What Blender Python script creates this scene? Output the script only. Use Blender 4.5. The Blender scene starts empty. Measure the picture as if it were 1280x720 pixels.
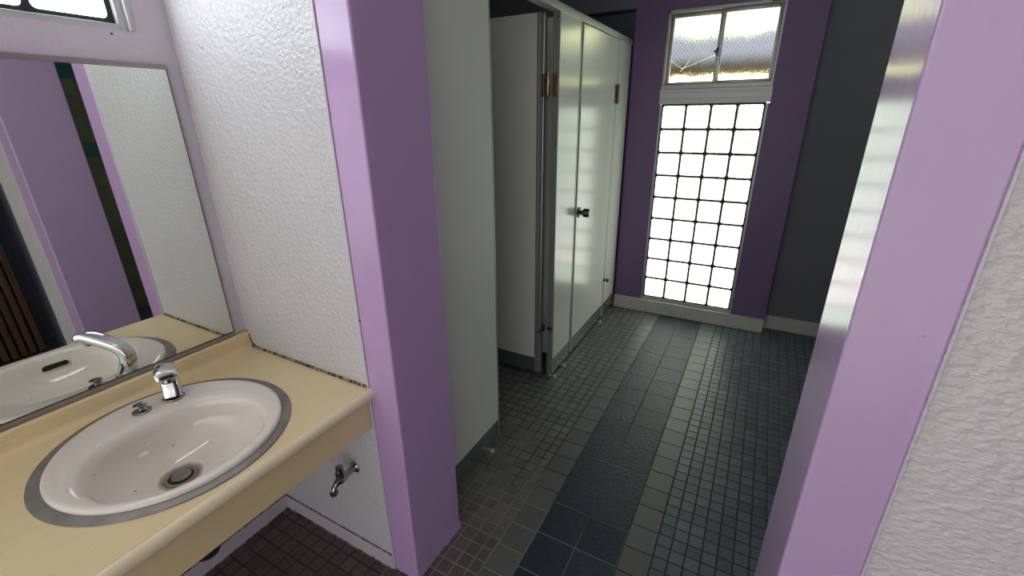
import bpy, bmesh, math, random
from mathutils import Vector, Matrix
random.seed(4)
PI = math.pi
S = bpy.context.scene
C = S.collection

# ------------------------------------------------------------------ camera
yaw, pitch, roll = -0.5036765, 0.3663372, -0.0107968
cy, sy, cp, sp = math.cos(yaw), math.sin(yaw), math.cos(pitch), math.sin(pitch)
fwd = Vector((sy * cp, cy * cp, -sp)); up0 = Vector((sy * sp, cy * sp, cp)); rt0 = Vector((cy, -sy, 0))
rt = rt0 * math.cos(roll) + up0 * math.sin(roll); up = -rt0 * math.sin(roll) + up0 * math.cos(roll)
cam_d = bpy.data.cameras.new('camera'); cam = bpy.data.objects.new('camera', cam_d); C.objects.link(cam)
cam_d.sensor_fit = 'HORIZONTAL'; cam_d.sensor_width = 36; cam_d.lens = 36 * 558.867 / 1280
cam_d.clip_start = 0.02
cam.matrix_world = Matrix(((rt.x, up.x, -fwd.x, 0), (rt.y, up.y, -fwd.y, 0), (rt.z, up.z, -fwd.z, 1.5), (0, 0, 0, 1)))
S.camera = cam

# ------------------------------------------------------------------ world, exposure
SKY = (0.95, 0.96, 1.0); SKY_STRENGTH = 1.5
BLOCK_EMIT = 2.5      # daylight glowing through the far glass blocks
HIGH_EMIT = 6.0; ADDED_EMIT = 2.6       # same, high window over the mirror, then the added unseen side window
w = bpy.data.worlds.new('overcast_sky'); S.world = w; w.use_nodes = True
bg = w.node_tree.nodes['Background']; bg.inputs[0].default_value = (*SKY, 1); bg.inputs[1].default_value = SKY_STRENGTH
S.view_settings.view_transform = 'Standard'; S.view_settings.look = 'None'
S.view_settings.gamma = 1; S.view_settings.exposure = 0.15
S.view_settings.use_curve_mapping = False

sun_d = bpy.data.lights.new('sun', 'SUN'); sun_d.energy = 24.0; sun_d.angle = math.radians(2); sun_d.color = (1, .96, .88)
sun = bpy.data.objects.new('sun', sun_d); C.objects.link(sun)
sun.matrix_world = Vector((-.42, .45, -.79)).to_track_quat('-Z', 'Y').to_matrix().to_4x4()

# ------------------------------------------------------------------ node expression helper
class N:
    def __init__(s, nt, sock): s.nt, s.s = nt, sock
    def _m(s, op, *o, clamp=False):
        n = s.nt.nodes.new('ShaderNodeMath'); n.operation = op; n.use_clamp = clamp
        for i, v in enumerate((s,) + o):
            if isinstance(v, N): s.nt.links.new(v.s, n.inputs[i])
            else: n.inputs[i].default_value = v
        return N(s.nt, n.outputs[0])
    def __add__(s, o): return s._m('ADD', o)
    def __sub__(s, o): return s._m('SUBTRACT', o)
    def __mul__(s, o): return s._m('MULTIPLY', o)
    def __truediv__(s, o): return s._m('DIVIDE', o)
    def lt(s, o): return s._m('LESS_THAN', o)
    def gt(s, o): return s._m('GREATER_THAN', o)
    def mn(s, o): return s._m('MINIMUM', o)
    def mx(s, o): return s._m('MAXIMUM', o)
    def ab(s): return s._m('ABSOLUTE')
    def floor(s): return s._m('FLOOR')
    def fract(s): return s._m('FRACT')
    def cl(s): return s._m('ADD', 0.0, clamp=True)
    def inv(s): return (s * -1.0) + 1.0

class Mat:
    def __init__(s, name, col=(.8, .8, .8), rough=.5, metal=0., spec=.5, **kw):
        m = bpy.data.materials.new(name); m.use_nodes = True; s.m = m; s.nt = m.node_tree
        s.b = s.nt.nodes['Principled BSDF']
        s.b.inputs['Base Color'].default_value = (*col, 1); s.b.inputs['Roughness'].default_value = rough
        s.b.inputs['Metallic'].default_value = metal; s.b.inputs['Specular IOR Level'].default_value = spec
        for k, v in kw.items(): s.b.inputs[k.replace('_', ' ')].default_value = v
        tc = s.nt.nodes.new('ShaderNodeTexCoord'); s.tc = tc
        sx = s.nt.nodes.new('ShaderNodeSeparateXYZ'); s.nt.links.new(tc.outputs['Object'], sx.inputs[0])
        s.x, s.y, s.z = (N(s.nt, sx.outputs[i]) for i in range(3))
    def noise(s, scale, detail=2, rough=.5, stretch=(1, 1, 1)):
        mp = s.nt.nodes.new('ShaderNodeMapping'); mp.inputs['Scale'].default_value = stretch
        s.nt.links.new(s.tc.outputs['Object'], mp.inputs[0])
        n = s.nt.nodes.new('ShaderNodeTexNoise'); n.inputs['Scale'].default_value = scale
        n.inputs['Detail'].default_value = detail; n.inputs['Roughness'].default_value = rough
        s.nt.links.new(mp.outputs[0], n.inputs['Vector']); return N(s.nt, n.outputs[0])
    def white(s, a, b):
        c = s.nt.nodes.new('ShaderNodeCombineXYZ'); s.nt.links.new(a.s, c.inputs[0]); s.nt.links.new(b.s, c.inputs[1])
        n = s.nt.nodes.new('ShaderNodeTexWhiteNoise'); n.noise_dimensions = '3D'; s.nt.links.new(c.outputs[0], n.inputs['Vector'])
        return N(s.nt, n.outputs['Value'])
    def mix(s, f, a, b):
        n = s.nt.nodes.new('ShaderNodeMix'); n.data_type = 'RGBA'
        for idx, v in ((0, f), (6, a), (7, b)):
            if isinstance(v, N): s.nt.links.new(v.s, n.inputs[idx])
            elif isinstance(v, tuple): n.inputs[idx].default_value = (*v, 1)
            else: n.inputs[idx].default_value = v
        return N(s.nt, n.outputs[2])
    def ramp(s, f, lo, hi):   # smoothstep-ish 0..1
        return ((f - lo) * (1.0 / (hi - lo))).cl()
    def set(s, name, v): s.nt.links.new(v.s, s.b.inputs[name]); return s
    def bump(s, h, strength=.3, dist=.002):
        n = s.nt.nodes.new('ShaderNodeBump'); n.inputs['Strength'].default_value = strength; n.inputs['Distance'].default_value = dist
        s.nt.links.new(h.s, n.inputs['Height']); s.nt.links.new(n.outputs[0], s.b.inputs['Normal']); return s

def edge(c, off, pitch):   # distance to the nearest joint line, and the cell number
    t = (c - off) / pitch
    f = t.fract()
    return f.mn(f.inv()) * pitch, t.floor()

# ------------------------------------------------------------------ materials
def spots(M, base, dark=(.05, .04, .04), thr=.80, scale=55):
    n = M.noise(scale, 1, .4); return M.mix(M.ramp(n, thr, thr + .02), base, dark)

def textured_paint(name, col, bumpy=.55, scale=58, stretch=(1, 1, 1.6)):
    M = Mat(name, col, .26, spec=.5)
    n = M.noise(scale, 2, .5, stretch); m = M.noise(5, 3, .5)
    base = M.mix(m, tuple(c * .95 for c in col), tuple(min(1, c * 1.04) for c in col))
    M.set('Base Color', spots(M, base)).bump(M.ramp(n, .35, .7), bumpy * 1.1, .004)
    return M.m
def smooth_paint(name, col, rough=.28, stretch=(1, 1, 1)):
    M = Mat(name, col, rough, spec=.5)
    m = M.noise(6, 4, .6)
    base = M.mix(m, tuple(c * .93 for c in col), tuple(min(1, c * 1.06) for c in col))
    M.set('Base Color', spots(M, base, (.10, .05, .08), .82, 40))
    if stretch: M.bump(M.noise(60, 3, .5, stretch), .12, .002)
    else: M.bump(M.noise(10, 3, .55, (4.5, 4.5, 1)), .4, .0022)
    return M.m
m_white = textured_paint('white_textured_paint', (.63, .615, .64), .42, 105, (1, 1, 1))
m_white_coarse = textured_paint('coarse_white_textured_paint', (.65, .625, .645), .5)
m_pinkwall = textured_paint('pinkish_textured_paint', (.68, .60, .69), .3, 90, (1, 1, 1))
m_lilac = smooth_paint('lilac_gloss_paint', (.53, .35, .61), .16, (3, 3, .5))
m_lilac_brushed = smooth_paint('lilac_brushed_gloss_paint', (.53, .37, .60), .20, None)
m_lilac_shaded = smooth_paint('lilac_paint_shaded', (.17, .10, .215), .45)  # pillar paint again, with the far wall's shade put into the colour
m_grey = smooth_paint('grey_paint', (.15, .15, .17), .6)
m_darkwall = smooth_paint('dark_slate_paint', (.10, .11, .15), .6)
m_ceil = Mat('ceiling_paint', (.85, .85, .84), .8).m
m_base = Mat('cream_baseboard_tile', (.52, .51, .47), .45)
e, _ = edge(m_base.x, -.057, .30)
m_base.set('Base Color', m_base.mix(e.lt(.0012), m_base.mix(m_base.noise(8, 3), (.46, .45, .41), (.58, .56, .52)), (.2, .19, .17)))
m_base = m_base.m
m_skirt = textured_paint('lilac_grey_skirting_paint', (.60, .55, .62), .25)

# floor
F = Mat('floor_tiles', (.1, .1, .1), .45, spec=.5)
x, y = F.x, F.y
es_x, is_x = edge(x, -.541, .1555); es_y, is_y = edge(y, 1.325 + .0, .162)
eg_y, ig_y = edge(y, 1.263, .108)
em_x, im_x = edge(x, -.124, .0515); em_y, im_y = edge(y, 1.532, .0525)
inS = x.gt(-.541) * x.lt(-.230); inW = x.gt(-.649) * x.lt(-.124); inG = (inW - inS).mx(0.0); inM = inW.inv()
gd = (x + .649).ab().mn((x + .124).ab()).mn((x + .541).ab()).mn((x + .230).ab())   # lines between the bands
dist = (es_x.mn(es_y) * inS) + (eg_y.mn(gd) * inG) + (em_x.mn(em_y) * inM)
dist = dist.mn(gd)
tile = F.ramp(dist, .0016, .0034)
fine = F.noise(420, 3, .6); med = F.noise(60, 3, .6); big = F.noise(3.2, 3, .5)
slate = F.mix(F.white(is_x, is_y), (.010, .016, .030), (.020, .031, .052))
slate = F.mix(F.ramp(med, .45, .75) * .35, slate, (.035, .042, .055))
grey = F.mix(F.white(ig_y, inS), (.092, .096, .090), (.128, .132, .122))
mos = F.mix(F.white(im_x, im_y), (.105, .11, .102), (.16, .165, .153))
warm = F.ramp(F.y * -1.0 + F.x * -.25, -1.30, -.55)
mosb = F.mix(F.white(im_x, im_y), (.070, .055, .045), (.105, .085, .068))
mos = F.mix(F.x.gt(-.15), mos, F.mix(F.white(im_x, im_y), (.070, .090, .110), (.125, .150, .172)))  # bluish sheen on the right side painted into the tile colour
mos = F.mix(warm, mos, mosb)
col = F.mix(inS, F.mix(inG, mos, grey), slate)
col = F.mix(F.ramp(fine, .5, .75) * inS.inv() * .5, col, (.20, .195, .18))
patch = F.ramp(big + (F.x * -.35) + (F.y * -.38)+ .02, .20, .27) * F.x.lt(-.36) * F.x.gt(-.95)
grout = F.mix(patch, (.028, .027, .023), (.215, .205, .172))
grout = F.mix(inS, grout, F.mix(F.ramp(big, .4, .6), (.075, .072, .062), (.17, .16, .14)))
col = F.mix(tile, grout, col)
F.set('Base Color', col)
F.set('Roughness', (((med * .22) + .26) * tile + tile.inv() * .8).mn(.9) + (inS * .08) - (F.x.gt(-.125) * tile * .06))
F.bump((tile * 1.0) + (med * inS * 1.6) + (fine * .3) + (med * .25), .7, .0024)
m_floor = F.m

# counter laminate, streaks along y
K = Mat('beige_streaked_laminate', (.6, .45, .28), .30)
st = K.noise(260, 3, .7, (1, .025, 1)); bl = K.noise(2.5, 3, .5)
base = K.mix(st, (.76, .58, .31), (.92, .78, .48)); base = K.mix(K.ramp(bl, .4, .7) * .5, base, (.78, .60, .33))
K.set('Base Color', base); m_lam = K.m
m_lam_plain = Mat('plain_beige_laminate_edge', (.88, .75, .53), .32).m
m_caulk = Mat('stained_caulk', (.14, .11, .08), .9)
m_caulk.set('Base Color', m_caulk.mix(m_caulk.ramp(m_caulk.noise(70, 2), .4, .6), (.03, .025, .02), (.34, .28, .2))); m_caulk = m_caulk.m
B = Mat('ivory_pink_porcelain', (.76, .66, .61), .09, spec=.6, Coat_Weight=.5, Coat_Roughness=.04)
stn = B.ramp(B.noise(90, 1, .3), .79, .81)
B.set('Base Color', B.mix(stn, B.mix(B.noise(4, 2), (.84, .76, .68), (.89, .81, .73)), (.35, .28, .2))); 
dd = (((B.x + 1.195) * (B.x + 1.195)) + ((B.y - .381) * (B.y - .381)))._m('SQRT')
halo = B.ramp(dd * -1.0 + (B.noise(60, 3) * .012), -.045, -.037)
last = B.b.inputs['Base Color'].links[0].from_socket
B.set('Base Color', B.mix(halo * .8, N(B.nt, last), (.30, .20, .11)))
m_porc = B.m
G = Mat('brushed_basin_ring_metal', (.27, .245, .235), .5, metal=.55)
G.set('Base Color', G.mix(G.ramp(G.noise(16, 3), .35, .7), (.23, .205, .195), (.32, .295, .28))); m_ring = G.m
m_chrome = Mat('chrome', (.72, .73, .74), .07, metal=1.).m
m_dullchrome = Mat('dulled_chrome', (.33, .335, .34), .2, metal=1.).m
m_black = Mat('black_rubber', (.012, .012, .014), .5).m
m_joint = Mat('black_joint', (.010, .013, .012), .5).m
m_alu = Mat('aluminium', (.40, .41, .40), .42, metal=.7).m
m_alu2 = Mat('pale_aluminium', (.55, .56, .55), .45, metal=.45).m
m_alud = Mat('dull_brown_aluminium', (.36, .31, .30), .4, metal=.7).m
m_kick = Mat('stainless_kick_plate', (.30, .33, .33), .2, metal=.75).m
P = Mat('white_laminate_panel', (.72, .73, .68), .20, spec=.8)
P.set('Base Color', P.mix(P.noise(1.5, 2), (.70, .715, .665), (.75, .76, .71))).bump(P.noise(500, 1), .03, .001); m_panel = P.m
m_brass = Mat('worn_brass_hinge', (.30, .19, .11), .38, metal=.8).m
m_brass2 = Mat('bright_hinge_barrel', (.62, .52, .34), .25, metal=.9).m
m_darkmetal = Mat('dark_hardware_metal', (.07, .07, .07), .3, metal=.8).m
m_mirror = Mat('mirror_silver', (.80, .83, .78), .012, metal=1.).m
# wood slats
Wd = Mat('dark_brown_wood', (.09, .04, .025), .6)
Wd.set('Base Color', Wd.mix(Wd.noise(60, 3, .6, (1, 1, .06)), (.035, .016, .009), (.12, .052, .030))); m_wood = Wd.m
m_trap = Mat('dark_trap_plastic', (.022, .022, .03), .35).m
# olive tile wall with a teal band
T = Mat('olive_wall_tile', (.1, .12, .06), .25)
ex, ix = edge(T.y, 1.5, .10); ez, iz = edge(T.z, 1.242, .108)
band = T.z.gt(1.242) * T.z.lt(1.350) + T.z.gt(1.79) * T.z.lt(1.898)
tc_ = T.mix(band.cl(), T.mix(T.white(ix, iz), (.13, .135, .085), (.18, .18, .12)), (.02, .13, .13))
T.set('Base Color', T.mix(T.ramp(ex.mn(ez), .001, .0022), (.09, .09, .07), tc_)); m_olive = T.m

def glow_block(name, strength, ax):
    M = Mat(name, (.75, .8, .77), .12, spec=.6)
    n = M.noise(48, 3, .6); big = M.noise(1.7, 2, .5)
    c1 = M.mix(M.ramp(n, .50, .57), (.88, 1.0, .83), (.25, .37, .21))
    zz = M.ramp(M.z, .2, 1.7)
    c2 = M.mix(((M.ramp(M.z, .55, 1.1) * M.ramp(M.x + (big * .3), -.62, -.2)) + M.z.lt(.29)).cl() * .95 if ax else big * .2, M.mix(zz, (1, .965, .89), (.87, 1.0, .82)) if ax else (.84, .92, 1.0), c1)
    M.set('Emission Color', c2); M.b.inputs['Emission Strength'].default_value = strength
    M.bump(n, .2, .002); return M.m
m_block = glow_block('glass_block_daylit', BLOCK_EMIT, True)
m_block_hi = glow_block('glass_block_daylit_high', HIGH_EMIT, False)
Fr = Mat('frosted_wired_glass', (.93, .96, .95), .085, spec=.5, Transmission_Weight=1., IOR=1.25)
Fr.bump(Fr.noise(180, 2), .3, .002); m_frost = Fr.m
m_block_added = glow_block('glass_block_added_light', ADDED_EMIT, False)
m_wire = Mat('embedded_wire', (.75, .77, .75), .3, metal=.6).m
m_streak = Mat('pale_streak_glass', (1, 1, 1), .6, Transmission_Weight=1., IOR=1.5).m
m_soil = Mat('garden_ground', (.16, .17, .09), .9).m
L = Mat('hedge_leaves', (.3, .5, .08), .6); L.set('Base Color', L.mix(L.noise(14, 4), (.74, .82, .30), (.88, .92, .58))).bump(L.noise(12, 3), .35, .03); m_leaf = L.m
m_pave = Mat('pavement', (.16, .155, .15), .9).m
m_shed = Mat('brown_shed_boards', (.16, .09, .055), .7).m
m_roof = Mat('blue_grey_roof', (.034, .038, .052), .75).m

# ------------------------------------------------------------------ mesh helpers
def add_box(bm, x0, x1, y0, y1, z0, z1, bev=0, seg=2):
    vs = [bm.verts.new((a, b, c)) for a in (x0, x1) for b in (y0, y1) for c in (z0, z1)]
    fs = [bm.faces.new([vs[i] for i in q]) for q in ((0, 1, 3, 2), (4, 6, 7, 5), (0, 4, 5, 1), (2, 3, 7, 6), (0, 2, 6, 4), (1, 5, 7, 3))]
    if bev:
        es = list({e for f in fs for e in f.edges})
        bmesh.ops.bevel(bm, geom=es, offset=bev, segments=seg, affect='EDGES', profile=.5)
def add_loft(bm, rings, close=False, cap0=False, cap1=False):   # rings: lists of points, same length
    R = [[bm.verts.new(p) for p in r] for r in rings]
    n = len(R[0]); m = len(R)
    for i in range(m if close else m - 1):
        a, b = R[i], R[(i + 1) % m]
        for j in range(n): bm.faces.new((a[j], a[(j + 1) % n], b[(j + 1) % n], b[j]))
    if cap0: bm.faces.new(R[0][::-1])
    if cap1: bm.faces.new(R[-1])
def ell(cx, cy_, rx, ry, z, n=64, sq=2.0):
    out = []
    for i in range(n):
        a = 2 * PI * i / n; c, s = math.cos(a), math.sin(a)
        out.append((cx + rx * math.copysign(abs(c) ** (2 / sq), c), cy_ + ry * math.copysign(abs(s) ** (2 / sq), s), z))
    return out
def frame_at(d):
    d = Vector(d).normalized(); h = Vector((0, 0, 1)) if abs(d.z) < .95 else Vector((1, 0, 0))
    u = d.cross(h).normalized(); return u, u.cross(d).normalized() * 1.0
def add_lathe(bm, base, d, prof, n=28, caps=True):   # prof: (distance along d, radius)
    u, v = frame_at(d); d = Vector(d).normalized(); base = Vector(base)
    rings = [[base + d * t + u * (r * math.cos(2 * PI * i / n)) + v * (r * math.sin(2 * PI * i / n)) for i in range(n)] for t, r in prof]
    add_loft(bm, rings, cap0=caps, cap1=caps)
def add_tube(bm, pts, rad, n=16, sq=2.0):   # swept tube, rad a number or list; flat=(side scale) squashes
    pts = [Vector(p) for p in pts]; rings = []
    u = None
    for i, p in enumerate(pts):
        d = (pts[min(i + 1, len(pts) - 1)] - pts[max(i - 1, 0)]).normalized()
        if u is None: u, v = frame_at(d)
        else: u = (u - d * u.dot(d)).normalized(); v = u.cross(d)
        r = rad[i] if isinstance(rad, (list, tuple)) else rad
        ru, rv = r if isinstance(r, (list, tuple)) else (r, r)
        pw = lambda q: math.copysign(abs(q) ** (2 / sq), q)
        rings.append([p + u * (ru * pw(math.cos(2 * PI * k / n))) + v * (rv * pw(math.sin(2 * PI * k / n))) for k in range(n)])
    add_loft(bm, rings, cap0=True, cap1=True)
def smooth_path(pts, k=6):
    pts = [Vector(p) for p in pts]; out = []
    for i in range(len(pts) - 1):
        p0, p1, p2, p3 = pts[max(i - 1, 0)], pts[i], pts[i + 1], pts[min(i + 2, len(pts) - 1)]
        for j in range(k):
            t = j / k
            out.append(.5 * ((2 * p1) + (p2 - p0) * t + (2 * p0 - 5 * p1 + 4 * p2 - p3) * t * t + (3 * p1 - p0 - 3 * p2 + p3) * t ** 3))
    out.append(pts[-1]); return out
def obj(name, bm, mat, parent=None, smooth=False):
    bmesh.ops.recalc_face_normals(bm, faces=bm.faces)
    me = bpy.data.meshes.new(name); bm.to_mesh(me); bm.free(); me.materials.append(mat)
    if smooth:
        for p in me.polygons: p.use_smooth = True
        try: me.set_sharp_from_angle(angle=math.radians(40))
        except Exception: pass
    o = bpy.data.objects.new(name, me); C.objects.link(o)
    if smooth == 'bevel': md = o.modifiers.new('wn', 'WEIGHTED_NORMAL'); md.keep_sharp = True; md.weight = 100
    if parent:
        o.parent = parent
        r = parent
        while r.parent: r = r.parent
        # parents above the root sit at the world origin of their thing, so undo only the root's offset
        if parent is r and r.type == 'EMPTY':
            o.matrix_parent_inverse = Matrix.Translation(-Vector(r.location))
    return o
def box(name, mat, ext, parent=None, bev=0, seg=2):
    bm = bmesh.new(); add_box(bm, *ext, bev, seg); return obj(name, bm, mat, parent, smooth='bevel' if bev > 0 else False)
def struct(o): o['kind'] = 'structure'; return o
def thing(name, label, cat, loc, group=None):
    o = bpy.data.objects.new(name, None); C.objects.link(o); o.location = loc; o.empty_display_size = .05
    o['label'] = label; o['category'] = cat
    if group: o['group'] = group
    return o
def sroot(name, loc):
    o = bpy.data.objects.new(name, None); C.objects.link(o); o.location = loc; o['kind'] = 'structure'; return o
def cut(o, cutters):
    for c in cutters:
        md = o.modifiers.new('b', 'BOOLEAN'); md.operation = 'DIFFERENCE'; md.object = c; md.solver = 'EXACT'
    dg = bpy.context.evaluated_depsgraph_get(); dg.update()
    me = bpy.data.meshes.new_from_object(o.evaluated_get(dg)); o.modifiers.clear(); o.data = me
    for c in cutters: bpy.data.objects.remove(c)
    return o

# ------------------------------------------------------------------ measures
XM = -1.504; YS = .786; YC = 1.035; XC = -.813; XCL = -.9175
XR = .1588; XRW = .2794; YR = .812; YRC = 1.073; YW = 3.467; YG = 3.57; CEIL = 2.62; XST = -.938; YST = -2.35

# ------------------------------------------------------------------ structure
bm = bmesh.new(); add_box(bm, -2.5, 1.6, -1.7, 3.75, -.12, 0); struct(obj('floor', bm, m_floor))
struct(box('ceiling', m_ceil, (-2.5, 1.6, -1.7, 3.75, CEIL, CEIL + .12)))
# left wall (mirror wall) with its high window opening
GP = .1592
WY1 = .664; WY0 = WY1 - 5 * GP; WZ0 = 1.735; WZ1 = WZ0 + 3 * GP   # block field
OY0, OY1, OZ0, OZ1 = WY0 - .026, .690, 1.716, WZ1 + .026
wl = box('wall_left', m_pinkwall, (XM - .16, XM, -1.7, YS + .02, 0, CEIL)); struct(wl)
cut(wl, [box('c', m_pinkwall, (XM - .3, XM + .1, OY0, OY1, OZ0, OZ1))])
# white side wall at the counter's end
struct(box('wall_side', m_white, (XM - .16, XCL + .001, YS, YC, 0, CEIL)))
bm = bmesh.new(); add_box(bm, XCL, XC, YS - .002, YC, 0, CEIL, .006, 3)
o = struct(obj('wall_left_pillar', bm, m_lilac, smooth='bevel'))
bm = bmesh.new(); add_box(bm, XCL + .03, XC + .0015, YC - .09, YC + .004, 0, .03, .001); struct(obj('trim_1', bm, m_lilac))
bm = bmesh.new(); add_box(bm, XCL - .005, XCL + .0015, YS - .005, YS + .01, .0, CEIL, .001); struct(obj('trim_2', bm, m_skirt))
# right jamb pillar and white wall
bm = bmesh.new(); add_box(bm, XR, XRW, YR - .002, YRC, 0, CEIL, .006, 3); struct(obj('wall_right_pillar', bm, m_lilac_brushed, smooth='bevel'))
struct(box('wall_right', m_white_coarse, (XRW, .55, YR + .004, YRC, 0, CEIL), None, .004))
bm = bmesh.new(); add_box(bm, XRW - .002, XRW + .0025, YR - .006, YR + .01, 0, CEIL, .001); struct(obj('trim_3', bm, m_skirt))
struct(box('wall_entrance', m_darkwall, (.55, 1.6, .955, YRC, 0, CEIL)))
struct(box('wall_entrance_side', m_darkwall, (1.46, 1.6, -1.7, .955, 0, CEIL)))
# far wall: shaded lilac part stands proud, grey wall behind it, openings for both windows
XG0 = -.694; XG1 = XG0 + 4 * GP; ZG0 = .131; ZG1 = ZG0 + 9 * GP
wf = box('wall_far', m_lilac_shaded, (XST + .012, .182, YW - .006, YG + .12, 0, CEIL)); struct(wf)
cut(wf, [box('c', m_lilac_shaded, (XG0 - .017, XG1 + .017, 3.3, 3.8, .104, ZG1 + .006)),
         box('c', m_lilac_shaded, (XG0 - .017, XG1 + .022, 3.3, 3.8, ZG1, 2.135))])
struct(box('wall_far_right', m_grey, (.182, 1.6, YG, YG + .12, 0, CEIL)))
struct(box('wall_far_left', m_darkwall, (-2.5, XST + .012, YG, YG + .12, 0, CEIL)))
struct(box('trim_4', m_grey, (-2.4, XST + .012, YG - .11, YG, 2.17, CEIL)))     # beam over the cubicles
struct(box('wall_cubicle_side', m_darkwall, (-2.5, -2.38, YC, YG, 0, CEIL)))
struct(box('wall_cubicle_near', m_grey, (-2.5, XM - .16, YS, YC, 0, CEIL)))
wr_ = struct(box('wall_right_tiled', m_olive, (1.5, 1.6, YC, YG, 0, CEIL))); cut(wr_, [box('c', m_olive, (1.4, 1.7, 1.50, 1.50 + 7 * GP, 2.02, 2.02 + 3 * GP))])
# baseboards
struct(box('baseboard_far', m_base, (XST + .012, .183, YW - .022, YW + .08, 0, .104), None, .003))
struct(box('baseboard_far_right', m_base, (.182, 1.5, YG - .014, YG, 0, .104), None, .003))
def skirt(name, ext): return struct(box(name, m_skirt, ext, None, .003))
skirt('baseboard_side', (XM, XCL - .006, YS - .008, YS + .01, 0, .062))
bm = bmesh.new(); add_box(bm, XM, XCL - .006, YS - .0035, YS + .004, .061, .0645); add_box(bm, XM - .004, XM + .0035, -1.6, YS, .061, .0645); struct(obj('trim_5', bm, m_caulk))
bm = bmesh.new(); add_box(bm, XM, XCL - .006, YS - .0115, YS, 0, .004); add_box(bm, XM, XM + .0115, -1.6, YS, 0, .004); struct(obj('trim_6', bm, m_caulk))
skirt('baseboard_left', (XM - .01, XM + .008, -1.6, YS - .007, 0, .062))

# ------------------------------------------------------------------ glass block windows
def rounded_cell(bm, a0, a1, b0, b1, r, fn, depth0, depth1, n=5):
    pts = []
    for cx_, cy_, s in ((a1 - r, b1 - r, 0), (a0 + r, b1 - r, 1), (a0 + r, b0 + r, 2), (a1 - r, b0 + r, 3)):
        for k in range(n + 1):
            t = (s + k / n) * PI / 2; pts.append((cx_ + r * math.cos(t), cy_ + r * math.sin(t)))
    ca, cb = (a0 + a1) / 2, (b0 + b1) / 2
    def ring(sc, d): return [fn(ca + (p - ca) * sc, cb + (q - cb) * sc, d) for p, q in pts]
    add_loft(bm, [ring(1, depth1), ring(1, depth0 + .004), ring(.965, depth0), ring(.88, depth0), ring(.86, depth0 + .0025)], cap0=True, cap1=True)
def block_window(name, loc, nu, nv, u0, v0, fn, frame_ext, mat, fr_mat, joint_ext):
    r = sroot(name, loc)
    bm = bmesh.new()
    for i in range(nu):
        for j in range(nv):
            rounded_cell(bm, u0 + i * GP + .0074, u0 + (i + 1) * GP - .0074, v0 + j * GP + .0074, v0 + (j + 1) * GP - .0074, .012, fn, 0, .07)
    obj('glass_blocks', bm, mat, r, True)
    bm = bmesh.new(); add_box(bm, *joint_ext(0)); obj('joints', bm, m_joint, r)
    bm = bmesh.new()
    for e_ in frame_ext: add_box(bm, *e_, .0015)
    obj('window_frame', bm, fr_mat, r)
    return r
fnF = lambda a, b, d: (a, YW + d, b)
block_window('window_1', ((XG0 + XG1) / 2, YW, ZG0), 4, 9, XG0, ZG0, fnF,
    [(XG0 - .017, XG0 - .003, YW - .004, YW + .09, .104, ZG1), (XG1 + .003, XG1 + .017, YW - .004, YW + .09, .104, ZG1),
     (XG0 - .003, XG1 + .003, YW - .004, YW + .09, .104, ZG0 - .003)], m_block, m_alu,
    lambda k: (XG0 - .003, XG1 + .003, YW + .0035, YW + .066, ZG0 - .003, ZG1 + .010))
fnL = lambda a, b, d: (XM - .018 - d, a, b)
block_window('window_2', (XM, (WY0 + WY1) / 2, WZ0), 5, 3, WY0, WZ0, fnL,
    [(XM - .11, XM - .006, OY0, WY0 - .005, OZ0, OZ1), (XM - .11, XM - .006, WY1 + .005, OY1, OZ0, OZ1),
     (XM - .11, XM - .006, WY0 - .005, WY1 + .005, OZ0, WZ0 - .004), (XM - .11, XM - .006, WY0 - .005, WY1 + .005, WZ1 + .004, OZ1),
     (XM - .006, XM + .007, OY1 - .003, OY1 + .006, OZ0 + .0, OZ1)], m_block_hi, m_alu2,
    lambda k: (XM - .084, XM - .0215, WY0 - .006, WY1 + .006, WZ0 - .006, WZ1 + .006))

block_window('added_light_window', (1.5, 2.05, 2.02), 7, 3, 1.50, 2.02, lambda a, b, d: (1.505 + d, a, b),  # unseen window added to light the cubicle panels from the right
    [(1.495, 1.59, 1.49, 1.50, 2.01, 2.03 + 3 * GP), (1.495, 1.59, 1.50 + 7 * GP, 1.51 + 7 * GP, 2.01, 2.03 + 3 * GP)], m_block_added, m_alu2,
    lambda k: (1.5085, 1.57, 1.50, 1.50 + 7 * GP, 2.02, 2.02 + 3 * GP))

# ------------------------------------------------------------------ far sliding window over the blocks
r = sroot('window_3', (-.375, YW, 1.68))
xa, xb, za, zb = XG0 - .017, XG1 + .022, ZG1 + .006, 2.135
bm = bmesh.new()   # ribbed aluminium band between block field and sliding window
add_box(bm, xa - .006, xb + .004, YW - .014, YW + .02, za, 1.662, .002)
for k, zz in enumerate((1.578, 1.598, 1.640)): add_box(bm, xa - .004, xb + .002, YW - .0165, YW - .01, zz, zz + .004, .001)
obj('transom_band', bm, m_alu2, r)
bm = bmesh.new()
add_box(bm, xa, xa + .014, YW - .010, YW + .075, 1.662, zb, .002); add_box(bm, xb - .014, xb, YW - .010, YW + .075, 1.662, zb, .002)
add_box(bm, xa, xb, YW - .010, YW + .075, zb - .018, zb, .002); add_box(bm, xa, xb, YW - .016, YW + .075, 1.662, 1.688, .002)
obj('window_frame', bm, m_alu, r)
xm_ = -.378
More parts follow.
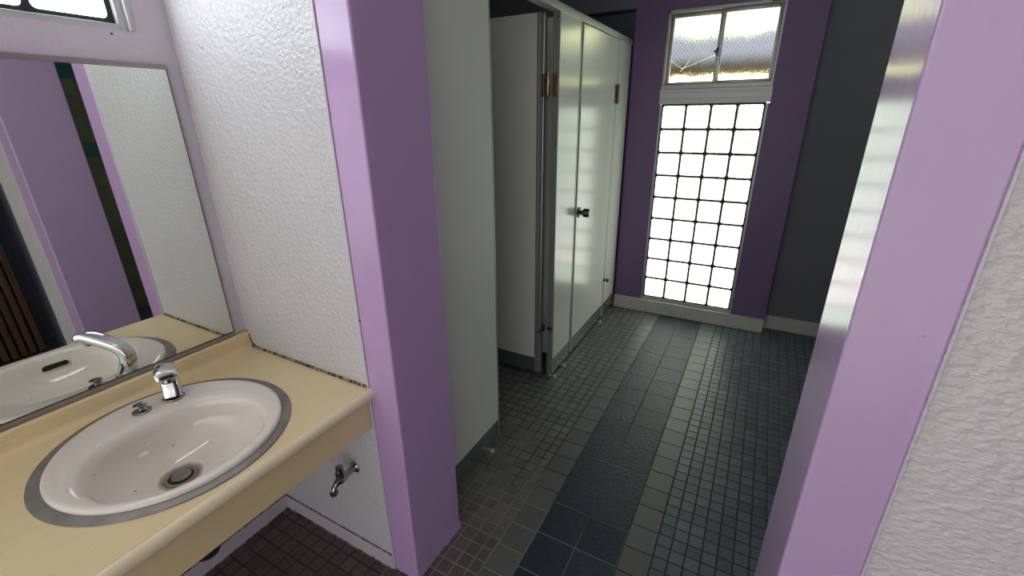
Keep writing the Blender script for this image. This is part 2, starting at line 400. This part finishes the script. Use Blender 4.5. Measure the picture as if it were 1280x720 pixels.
for (a, b, yy, z0, z1) in ((xa + .014, xm_ + .014, YW + .038, 1.690, 2.117), (xm_ - .014, xb - .014, YW + .010, 1.690, 2.117)):
    bm = bmesh.new(); s_ = .020
    add_box(bm, a, a + s_, yy, yy + .022, z0, z1, .002); add_box(bm, b - s_, b, yy, yy + .022, z0, z1, .002)
    add_box(bm, a + s_, b - s_, yy + .001, yy + .021, z0, z0 + .018, .002); add_box(bm, a + s_, b - s_, yy + .001, yy + .021, z1 - .022, z1, .002)
    sash = obj('sash', bm, m_alu, r, True)
    bm = bmesh.new(); add_box(bm, a + s_ - .003, b - s_ + .003, yy + .009, yy + .014, z0 + .015, z1 - .018); g = obj('pane', bm, m_frost, sash)
    g.matrix_parent_inverse = Matrix.Identity(4)
    bm = bmesh.new(); p0, p1, q0, q1 = a + s_, b - s_, z0 + .018, z1 - .022
    for sgn in (1, -1):
        t = -1.0
        while t < 1.0:
            # diagonal line u = t + sgn*w*0.62, clipped to the pane
            w0, w1 = q0, q1
            pts = []
            for k in range(61):
                zz = q0 + (q1 - q0) * k / 60; uu = p0 + t + sgn * (zz - q0) * .62
                if p0 <= uu <= p1: pts.append((uu, yy + .0083, zz))
            if len(pts) > 1: add_tube(bm, [pts[0], pts[-1]], .0006, 4)
            t += .020
    wr = obj('wire_mesh', bm, m_wire, sash)
    if a < xm_ - .1:
        bm = bmesh.new()  # thin pale streaks across the left pane
        for poly in (((a + .02, 1.845), (a + .085, 1.800), (a + .11, 1.795), (a + .19, 1.823), (a + .30, 1.862)), ((a + .09, 1.775), (a + .12, 1.806), (a + .14, 1.845))):
            add_tube(bm, smooth_path([(u_, yy + .0065, v_) for u_, v_ in poly], 4), [(.0015, .0012)] * ((len(poly) - 1) * 4 + 1), 6)
        obj('pane_streaks', bm, m_streak, sash)['label'] = 'pale streaks across the frosted pane'
bm = bmesh.new(); add_box(bm, xm_ - .016, xm_ + .002, YW - .004, YW + .012, 1.855, 1.90, .003); add_box(bm, xm_ - .028, xm_ - .008, YW - .014, YW + .002, 1.868, 1.884, .003)
obj('latch', bm, m_darkmetal, r, True)
bm = bmesh.new(); add_box(bm, -.12, -.05, YW - .012, YW - .004, 2.122, 2.130, .001); obj('catch', bm, m_darkmetal, r)

# ------------------------------------------------------------------ toilet cubicle front
cub = thing('toilet_cubicle', 'pale laminate toilet cubicles with one open and one closed door, left of the tiled aisle', 'toilet cubicle', (XST, 2.2, 0))
T_ = .034; XB = XST - T_; ZT = 1.955; ZB = .016; ZK = .120
def panel(parent, name, y0, y1, kick=True, edges=(True, True)):
    bm = bmesh.new(); add_box(bm, XB, XST, y0, y1, ZK, ZT, .001); p = obj(name, bm, m_panel, parent)
    bm = bmesh.new(); add_box(bm, XB + .002, XST - .002, y0, y1, ZB, ZK - .001, .001); obj('kick_plate', bm, m_kick, p)['label'] = 'dark reflecting metal kick plate'
    bm = bmesh.new()
    if edges[0]: add_box(bm, XB - .001, XST + .0015, y0 - .004, y0 + .006, ZB, ZT, .001)
    if edges[1]: add_box(bm, XB - .001, XST + .0015, y1 - .006, y1 + .004, ZB, ZT, .001)
    if edges[0] or edges[1]: obj('edge_strip', bm, m_alu, p)
    return p
panel(cub, 'panel', YC, 1.556, edges=(False, True))
panel(cub, 'panel', 2.196, 2.474)
panel(cub, 'panel', 3.168, YW - .024, edges=(True, True))
bm = bmesh.new(); add_box(bm, XB - .006, XST + .005, YC, YW - .008, ZT, ZT + .030, .003); add_box(bm, XB - .008, XST + .008, YC, YW - .008, ZT - .004, ZT + .003, .001)
obj('top_rail', bm, m_alu2, cub, True)
# partition wall between the cubicles
bm = bmesh.new(); add_box(bm, -2.38, XB, 2.32, 2.352, .08, ZT, .001); obj('divider_panel', bm, m_panel, cub)
# closed door
bm = bmesh.new(); add_box(bm, XB, XST, 2.512, 3.152, ZK, ZT - .008, .0015); dr = obj('door', bm, m_panel, cub)
bm = bmesh.new(); add_box(bm, XB + .002, XST - .002, 2.512, 3.152, ZB + .004, ZK - .001, .001); obj('kick_plate', bm, m_kick, dr)
bm = bmesh.new(); add_box(bm, XB - .001, XST + .002, 2.504, 2.515, ZB + .004, ZT - .008, .001); add_box(bm, XB - .001, XST + .002, 3.149, 3.157, ZB + .004, ZT - .008, .001); obj('edge_strip', bm, m_alu2, dr)
def add_knob(parent, base, d):
    bm = bmesh.new()
    add_lathe(bm, base, d, [(0, .032), (.004, .032), (.008, .026), (.009, .013), (.026, .012), (.029, .020), (.036, .0265), (.062, .025), (.068, .021)])
    k = obj('knob', bm, m_darkmetal, parent, True)
    bm = bmesh.new(); add_lathe(bm, Vector(base) + Vector(d) * .068, d, [(0, .0205), (.004, .0205), (.005, .018)]); obj('knob_face', bm, m_alu2, parent, True)
add_knob(dr, (XST, 2.545, .956), (1, 0, 0))
def hinge(parent, yj, z, flip=False):   # butt hinge on the face over the joint at y=yj
    bm = bmesh.new()
    add_box(bm, XST, XST + .006, yj - .036, yj + .036, z - .056, z + .056, .001)
    for dy in (-.019, -.012, .012, .019):
        for dz in (-.038, .038): add_lathe(bm, (XST + .006, yj + dy, z + dz * (1 if abs(dy) > .015 else .7)), (1, 0, 0), [(0, .003), (.001, .0025)], 8)
    h = obj('hinge', bm, m_darkmetal, parent, True)
    bm = bmesh.new(); add_lathe(bm, (XST + .013, yj, z - .062), (0, 0, 1), [(0, .003), (.004, .0055), (.010, .0055), (.012, .0065), (.112, .0065), (.114, .0055), (.120, .0055), (.124, .003)], 14)
    obj('hinge_barrel', bm, m_brass, parent, True)
hinge(dr, 3.163, 1.63)
def pivot(parent, x, y, z):
    bm = bmesh.new(); add_box(bm, x - .004, x + .008, y - .014, y + .014, z - .012, z + .012, .003)
    add_lathe(bm, (x + .006, y, z), (1, 0, 0), [(0, .007), (.014, .006), (.016, .015), (.028, .016), (.032, .010)], 16)
    obj('lower_hinge', bm, m_darkmetal, parent, True)
pivot(dr, XST, 3.163, .322)
# open door, swung inwards by a right angle
YD = 2.168
bm = bmesh.new(); add_box(bm, -1.640, -1.040, YD, YD + .032, ZK + .0, ZT - .004, .0015); do = obj('door', bm, m_panel, cub); do['label'] = 'cubicle door swung open inwards'
bm = bmesh.new(); add_box(bm, -1.640, -1.040, YD + .002, YD + .030, ZB + .004, ZK - .001, .001); obj('kick_plate', bm, m_kick, do)
bm = bmesh.new(); add_box(bm, -1.043, -1.030, YD - .002, YD + .034, ZB + .004, ZT - .004, .001); add_box(bm, -1.032, -1.006, YD + .002, YD + .034, ZB + .004, ZT - .004, .004); obj('edge_strip', bm, m_alu, do)
# hinge joining it to the middle panel's end
bm = bmesh.new(); add_box(bm, -.969, -.941, 2.1895, 2.1925, 1.588, 1.690, .001)
for dx, dz in ((-.008, -.040), (-.016, -.026), (-.016, .026), (-.008, .040)): add_lathe(bm, (-.939 + dx, 2.1895, 1.639 + dz), (0, -1, 0), [(0, .003), (.001, .0028)], 8)
add_box(bm, -1.018, -1.006, YD - .002, YD + .003, 1.588, 1.690, .001)
obj('hinge', bm, m_brass, do, True)
bm = bmesh.new(); add_lathe(bm, (-.989, 2.178, 1.576), (0, 0, 1), [(0, .003), (.004, .006), (.010, .006), (.012, .0075), (.112, .0075), (.114, .006), (.122, .006), (.126, .003)], 14); obj('hinge_barrel', bm, m_brass2, do, True)
bm = bmesh.new(); add_box(bm, -.972, -.942, 2.184, 2.193, .318, .336, .003); add_lathe(bm, (-.988, 2.176, .312), (0, 0, 1), [(0, .005), (.006, .009), (.022, .009), (.040, .006), (.046, .004)], 12)
add_tube(bm, [(-.990, 2.174, .32), (-1.008, 2.168, .312), (-1.016, 2.164, .298)], [.006, .006, .008], 10)
obj('lower_hinge', bm, m_darkmetal, do, True)
for sz in (1.93, 1.36):
    bm = bmesh.new(); add_lathe(bm, (-.950, 2.192, sz), (0, -1, 0), [(0, .0035), (.002, .003)], 8); obj('screw', bm, m_black, cub)
for fy in (1.458, 2.205, 2.352, 3.083):
    bm = bmesh.new(); add_lathe(bm, (-.922, fy, 0), (0, 0, 1), [(0, .011), (.006, .011), (.011, .008), (.013, .003)], 14); add_box(bm, -.945, -.926, fy - .005, fy + .005, .002, .008, .001)
    add_lathe(bm, (XST - T_ / 2, fy, 0), (0, 0, 1), [(0, .010), (.02, .010)], 12)
    obj('foot', bm, m_alu2, cub, True)

# ------------------------------------------------------------------ washstand counter
ct = thing('washstand_counter', 'beige streaked laminate washstand counter with rounded front edge fixed below the mirror', 'counter', (-1.2, 0, 0))
YCT = YS - .0008
prof = [(XM + .001, .704), (XM + .001, .808)]
for k in range(7):   # rounded top of the upstand
    t = PI - k * PI / 2 / 6; prof.append((XM + .012 + .010 * math.cos(t), .800 + .010 * math.sin(t)))
for k in range(7): t = PI / 2 - k * PI / 2 / 6; prof.append((XM + .014 + .008 * math.cos(t), .802 + .008 * math.sin(t)))
for k in range(9):   # cove
    t = PI + k * PI / 2 / 8; prof.append((XM + .022 + .020 + .020 * math.cos(t), .753 + .020 + .020 * math.sin(t)))
XF = -.898
prof.append((XF - .024, .753)); prof.append((XF - .020, .7535))
for k in range(13): t = PI / 2 - k * PI / 12; prof.append((XF - .0175 + .0175 * math.cos(t), .737 + .0175 * math.sin(t)))
prof.append((XF - .022, .7195)); prof.append((XF - .022, .704))
pp = []
for q in prof:
    if not pp or (Vector(q) - Vector(pp[-1])).length > 1e-4: pp.append(q)
bm = bmesh.new(); add_loft(bm, [[(a, YY, b) for a, b in pp] for YY in (-1.1, YCT)], cap0=True, cap1=True)
top = obj('countertop', bm, m_lam, ct, True); top.data.materials.append(m_lam_plain)
BCX, BCY = -1.192, .396
bm = bmesh.new(); add_loft(bm, [ell(BCX, BCY, .236, .236, z, 72) for z in (.65, .80)], cap0=True, cap1=True); cc = obj('c', bm, m_lam)
cut(top, [cc])
for p_ in top.data.polygons:
    p_.use_smooth = True
    if p_.center.x > XF - .0172 and abs(p_.normal.y) < .5: p_.material_index = 1
try: top.data.set_sharp_from_angle(angle=math.radians(35))
except Exception: pass
bm = bmesh.new(); add_box(bm, -.955, -.929, -1.1, YCT, .612, .7195, .002); obj('apron', bm, m_lam, ct)
bm = bmesh.new(); add_tube(bm, [(-1.482, YS - .001, .7555), (-.925, YS - .001, .7555)], [.0055, .005], 8); add_tube(bm, [(XM + .012, YS - .001, .812), (XM + .022, YS - .001, .80), (XM + .026, YS - .001, .775), (XM + .045, YS - .001, .757)], .0022, 8)
obj('caulk_bead', bm, m_caulk, ct)['label'] = 'grimy caulk line'

# ------------------------------------------------------------------ basin
bs = thing('wash_basin', 'round off-white wash basin with a grey metal ring set into the beige counter', 'sink', (BCX, BCY, .753))
bm = bmesh.new()
add_loft(bm, [ell(BCX - .004, BCY, .268, .268, .7536, 96), ell(BCX - .004, BCY, .267, .267, .756, 96), ell(BCX - .004, BCY, .264, .264, .7574, 96), ell(BCX, BCY, .238, .238, .7590, 96), ell(BCX, BCY, .2368, .2368, .7536, 96)], close=True)
obj('metal_ring', bm, m_ring, bs, True)
ix, iy = -1.151, .388
inner = [(BCX, BCY, .243, .243, .7592), (BCX, BCY, .2425, .2425, .7640), (BCX, BCY, .239, .239, .7680), (BCX, BCY, .233, .233, .7690), (BCX + .004, BCY, .224, .225, .7685),
         (-1.167, .392, .193, .208, .7670), (-1.155, .389, .176, .196, .7650), (ix, iy, .1695, .1890, .7605), (ix, iy, .1645, .1840, .7530), (ix, iy, .160, .179, .7400), (-1.159, iy, .158, .170, .7180),
         (-1.163, .387, .147, .158, .6960), (-1.170, .386, .127, .138, .6730), (-1.178, .384, .100, .110, .6550), (-1.189, .382, .068, .076, .6430), (-1.195, .381, .0385, .0385, .6365), (-1.195, .381, .0365, .0365, .6280)]
outer = [(-1.195, .381, .0365, .0365, .614), (-1.19, .381, .070, .076, .620), (-1.175, .383, .130, .140, .645), (ix, iy, .160, .172, .680), (ix, iy, .178, .190, .712), (-1.165, .392, .190, .202, .735), (BCX, BCY, .231, .231, .745), (BCX, BCY, .233, .233, .7590)]
bm = bmesh.new()
sqs = {5: 2.1, 6: 2.18, 7: 2.22, 8: 2.22, 9: 2.22, 10: 2.2, 11: 2.15, 12: 2.1}
add_loft(bm, [ell(*v, 96, sqs.get(i, 2.0)) for i, v in enumerate(inner)] + [ell(*v, 96) for v in outer], close=True)
bowl = obj('bowl', bm, m_porc, bs, True)
bm = bmesh.new(); add_box(bm, -1.02, -.9815, .378, .450, .7140, .7370, .0105, 5); cc = obj('c', bm, m_porc)
for v in cc.data.vertices: v.co.x += 0
cut(bowl, [cc])
for p_ in bowl.data.polygons: p_.use_smooth = True
try: bowl.data.set_sharp_from_angle(angle=math.radians(50))
except Exception: pass
bm = bmesh.new(); add_box(bm, -.988, -.9795, .380, .448, .7160, .7350, .004, 3); obj('overflow_slot', bm, m_black, bs)
bm = bmesh.new(); add_lathe(bm, (-1.195, .381, .6290), (0, 0, 1), [(0, .036), (.0085, .0372), (.0100, .0360), (.0090, .0290), (.004, .0270), (.002, .0268)], 40); obj('drain_flange', bm, m_dullchrome, bs, True)
bm = bmesh.new(); add_lathe(bm, (-1.195, .381, .6325), (0, 0, 1), [(0, .0300), (.0052, .0300)], 40, True); obj('drain_gap', bm, m_black, bs)
bm = bmesh.new(); add_lathe(bm, (-1.1965, .3825, .6365), (0, 0, 1), [(0, .0200), (.0035, .0225), (.0052, .0215), (.0058, .012)], 32); obj('drain_plug', bm, m_dullchrome, bs, True)
# pop-up knob
pk = thing('pop_up_knob', 'small grey metal pop-up drain knob on the basin deck, left of the faucet', 'plug knob', (-1.366, .402, .766))
bm = bmesh.new(); add_lathe(bm, (-1.366, .402, .7678), (0, 0, 1), [(0, .0215), (.002, .0215), (.0045, .017), (.0047, .006)], 28); obj('flange', bm, m_dullchrome, pk, True)
bm = bmesh.new(); add_lathe(bm, (-1.366, .402, .769), (0, 0, 1), [(0, .0065), (.010, .005), (.015, .0140), (.018, .0160), (.0205, .0145), (.0215, .008)], 28); obj('button', bm, m_dullchrome, pk, True)

# ------------------------------------------------------------------ faucet
fc = thing('basin_faucet', 'chrome single basin faucet rising from the back deck of the basin', 'faucet', (-1.357, .478, .766))
bm = bmesh.new(); add_lathe(bm, (-1.362, .478, .7686), (0, 0, 1), [(0, .0275), (.002, .0275), (.004, .0255), (.0045, .018)], 32); obj('base_plate', bm, m_dullchrome, fc, True)
path = smooth_path([(-1.360, .478, .770), (-1.368, .483, .792), (-1.378, .487, .818), (-1.377, .487, .840), (-1.362, .481, .858), (-1.335, .470, .871), (-1.300, .456, .883), (-1.272, .4455, .890), (-1.259, .4405, .888), (-1.252, .438, .878)], 6)
n_ = len(path)
rad = []
for i in range(n_):
    t = i / (n_ - 1)
    if t < .35: a, b = .0235 - .003 * t / .35, .0195 - .0035 * t / .35
    else: a, b = .0205 + .006 * (t - .35) / .65, .0160 - .0015 * (t - .35) / .65
    if t > .90: q_ = 1 - ((t - .90) / .10) * .30; a *= q_ ** .3; b *= q_
    rad.append((a, b))
bm = bmesh.new(); add_tube(bm, path, rad, 36, sq=3.6); obj('spout', bm, m_chrome, fc, True)
bm = bmesh.new()
dv = Vector((.93, -.34, 0)).normalized()
add_lathe(bm, (-1.272, .4455, .884), (.15, -.05, -1), [(0, .012), (.006, .0145), (.019, .0145), (.0195, .0125)], 24); obj('aerator', bm, m_dullchrome, fc, True)
bm = bmesh.new(); add_lathe(bm, (-1.2692, .4445, .8655), (.15, -.05, -1), [(0, .0122), (.0032, .0122), (.0034, .010)], 24); obj('aerator_gasket', bm, m_black, fc, True)

# ------------------------------------------------------------------ mirror
mr = thing('wall_mirror', 'large frameless wall mirror in metal channels above the beige counter', 'mirror', (XM, .0, .812))
bm = bmesh.new(); add_box(bm, XM + .001, XM + .009, -1.1, .7445, .824, 1.632, .0008, 1); obj('mirror_glass', bm, m_mirror, mr)
bm = bmesh.new(); add_box(bm, XM, XM + .013, -1.1, .7465, 1.630, 1.643, .001); obj('top_channel', bm, m_alud, mr)
bm = bmesh.new(); add_box(bm, XM, XM + .013, -1.1, .7455, .812, .8245, .001); obj('bottom_channel', bm, m_alud, mr)
bm = bmesh.new(); add_box(bm, XM + .002, XM + .0100, -1.1, .7440, .8245, .8268, .0005); obj('bottom_dark_line', bm, m_black, mr)  # thin dark line along the bottom of the mirror glass
bm = bmesh.new(); add_box(bm, XM, XM + .0092, .7445, .7462, .8245, 1.630); obj('glass_edge', bm, m_darkmetal, mr)

# ------------------------------------------------------------------ wall tap under the counter
TX, TZ = -1.043, .405
tp = thing('wall_tap', 'small chrome hose tap on the white wall beneath the counter end', 'tap', (TX, YS, TZ))
bm = bmesh.new(); add_lathe(bm, (TX, YS - .0005, TZ), (0, -1, 0), [(0, .021), (.003, .021), (.008, .014), (.010, .009)], 24); obj('flange', bm, m_dullchrome, tp, True)
pth = smooth_path([(TX, YS - .006, TZ), (TX, YS - .035, TZ - .001), (TX, YS - .058, TZ - .004), (TX, YS - .074, TZ - .004), (TX, YS - .086, TZ - .010), (TX, YS - .093, TZ - .020), (TX, YS - .094, TZ - .028)], 5)
bm = bmesh.new(); add_tube(bm, pth, [.0105 + .004 * math.exp(-((i - 11) / 4) ** 2) - (.0015 if i > 18 else 0) for i in range(len(pth))], 16); obj('body', bm, m_dullchrome, tp, True)
bm = bmesh.new(); add_lathe(bm, pth[-1] + Vector((0, 0, .004)), (0, 0, -1), [(0, .009), (.002, .0125), (.012, .0125), (.015, .0095)], 18); obj('outlet', bm, m_dullchrome, tp, True)
bm = bmesh.new(); add_lathe(bm, (TX, YS - .060, TZ + .002), (0, 0, 1), [(0, .012), (.008, .012), (.010, .0165), (.024, .0165), (.027, .010), (.032, .010), (.033, .0135), (.046, .0125), (.047, .007)], 8); obj('handle', bm, m_dullchrome, tp)
# bottle trap
tr = thing('drain_trap', 'dark bottle trap under the basin, its bottom showing below the counter apron', 'drain pipe', (-1.195, .381, .365))
bm = bmesh.new(); add_lathe(bm, (-1.195, .381, .362), (0, 0, 1), [(0, .022), (.004, .030), (.012, .034), (.085, .034), (.09, .030), (.092, .016)], 28); obj('bottle', bm, m_trap, tr, True)
bm = bmesh.new(); add_lathe(bm, (-1.195, .381, .452), (0, 0, 1), [(0, .016), (.165, .016)], 20); obj('tailpiece', bm, m_dullchrome, tr, True)
bm = bmesh.new(); add_tube(bm, [(-1.22, .381, .43), (XM + .001, .381, .43)], .016, 16); add_lathe(bm, (XM + .001, .381, .43), (1, 0, 0), [(0, .035), (.004, .033), (.006, .018)], 24); obj('outlet_pipe', bm, m_dullchrome, tr, True)

# ------------------------------------------------------------------ wooden slat screen by the entrance (seen in the mirror)
sc = thing('wooden_slat_screen', 'dark brown wooden slat screen, reflected at the left side of the mirror', 'screen', (1.22, .3, 0))
bm = bmesh.new(); add_box(bm, 1.232, 1.25, -.42, .862, .02, 2.3, .002); obj('backing', bm, m_black, sc)
ys = .86
for k in range(28):
    bm = bmesh.new(); add_box(bm, 1.195, 1.233, ys - .032, ys, .02, 2.3, .003); obj('slat', bm, m_wood, sc); ys -= .045

# ------------------------------------------------------------------ garden beyond the far window
struct(box('ground', m_soil, (-14, 14, 3.75, 22, -.4, -.02)))
struct(box('pavement', m_pave, (-9, 9, -12, -1.7, -.4, -.02)))
struct(box('roof', m_ceil, (-2.7, 1.8, -2.9, -1.7, CEIL, CEIL + .12)))  # unseen eave, added to keep the sun out of the entrance
m_trunk = Mat('tree_bark', (.12, .09, .06), .8).m
for k, (tx, ty, tr_, th) in enumerate(((-5.1, 12.6, 1.62, 2.0), (-1.0, 12.2, 1.66, 1.7), (3.1, 13.0, 1.64, 2.2))):
    t = thing('garden_tree', ('leftmost', 'middle', 'rightmost')[k] + ' of the three sunlit lime trees blurred behind the frosted sliding window', 'tree', (tx, ty, -.02), 'trees beyond the far window')
    bm = bmesh.new(); bmesh.ops.create_icosphere(bm, subdivisions=4, radius=1)
    for v in bm.verts:
        n = 1 + .13 * math.sin(v.co.x * 7 + k) * math.sin(v.co.y * 6 + 2 * k) + .10 * math.sin(v.co.z * 11 + k) + .05 * random.random()
        v.co = Vector((tx + v.co.x * tr_ * n, ty + v.co.y * 1.6 * n, th + v.co.z * 1.7 * n))
    obj('crown', bm, m_leaf, t, True)
    bm = bmesh.new(); add_lathe(bm, (tx, ty, -.05), (0, 0, 1), [(0, .22), (.3, .16), (2.6, .12)], 12); obj('trunk', bm, m_trunk, t, True)
hd = thing('hedge', 'lime green hedge outside, blurred through the lower edge of the frosted window', 'hedge', (-.9, 5.4, -.02))
bm = bmesh.new(); bmesh.ops.create_grid(bm, x_segments=70, y_segments=30, size=.5)
for v in bm.verts:
    a, b = v.co.x * 2, v.co.y * 2      # -1..1
    t = (b + 1) / 2 * PI
    v.co = Vector((-.9 + a * 2.6, 5.4 - .4 * math.cos(t) * (1 + .12 * random.random()), -.05 + 1.86 * math.sin(t) ** .5 + .06 * random.random() if 0 < t < PI - .001 and math.sin(t) > 0 else -.05))
obj('foliage', bm, m_leaf, hd)
sh = thing('garden_shed', 'brown shed with a blue-grey roof outside, blurred through the frosted sliding window', 'shed', (-1.2, 7.5, -.02))
bm = bmesh.new(); add_box(bm, -4.2, 1.8, 7.2, 8.8, -.05, 2.14, .01); obj('wall', bm, m_shed, sh)
bm = bmesh.new()
add_loft(bm, [[(xx, 6.9, 2.12), (xx, 6.9, 2.18), (xx, 8.0, 2.62), (xx, 9.1, 2.18), (xx, 9.1, 2.12), (xx, 8.0, 2.56)] for xx in (-4.4, 2.0)], cap0=True, cap1=True)
obj('roof', bm, m_roof, sh)
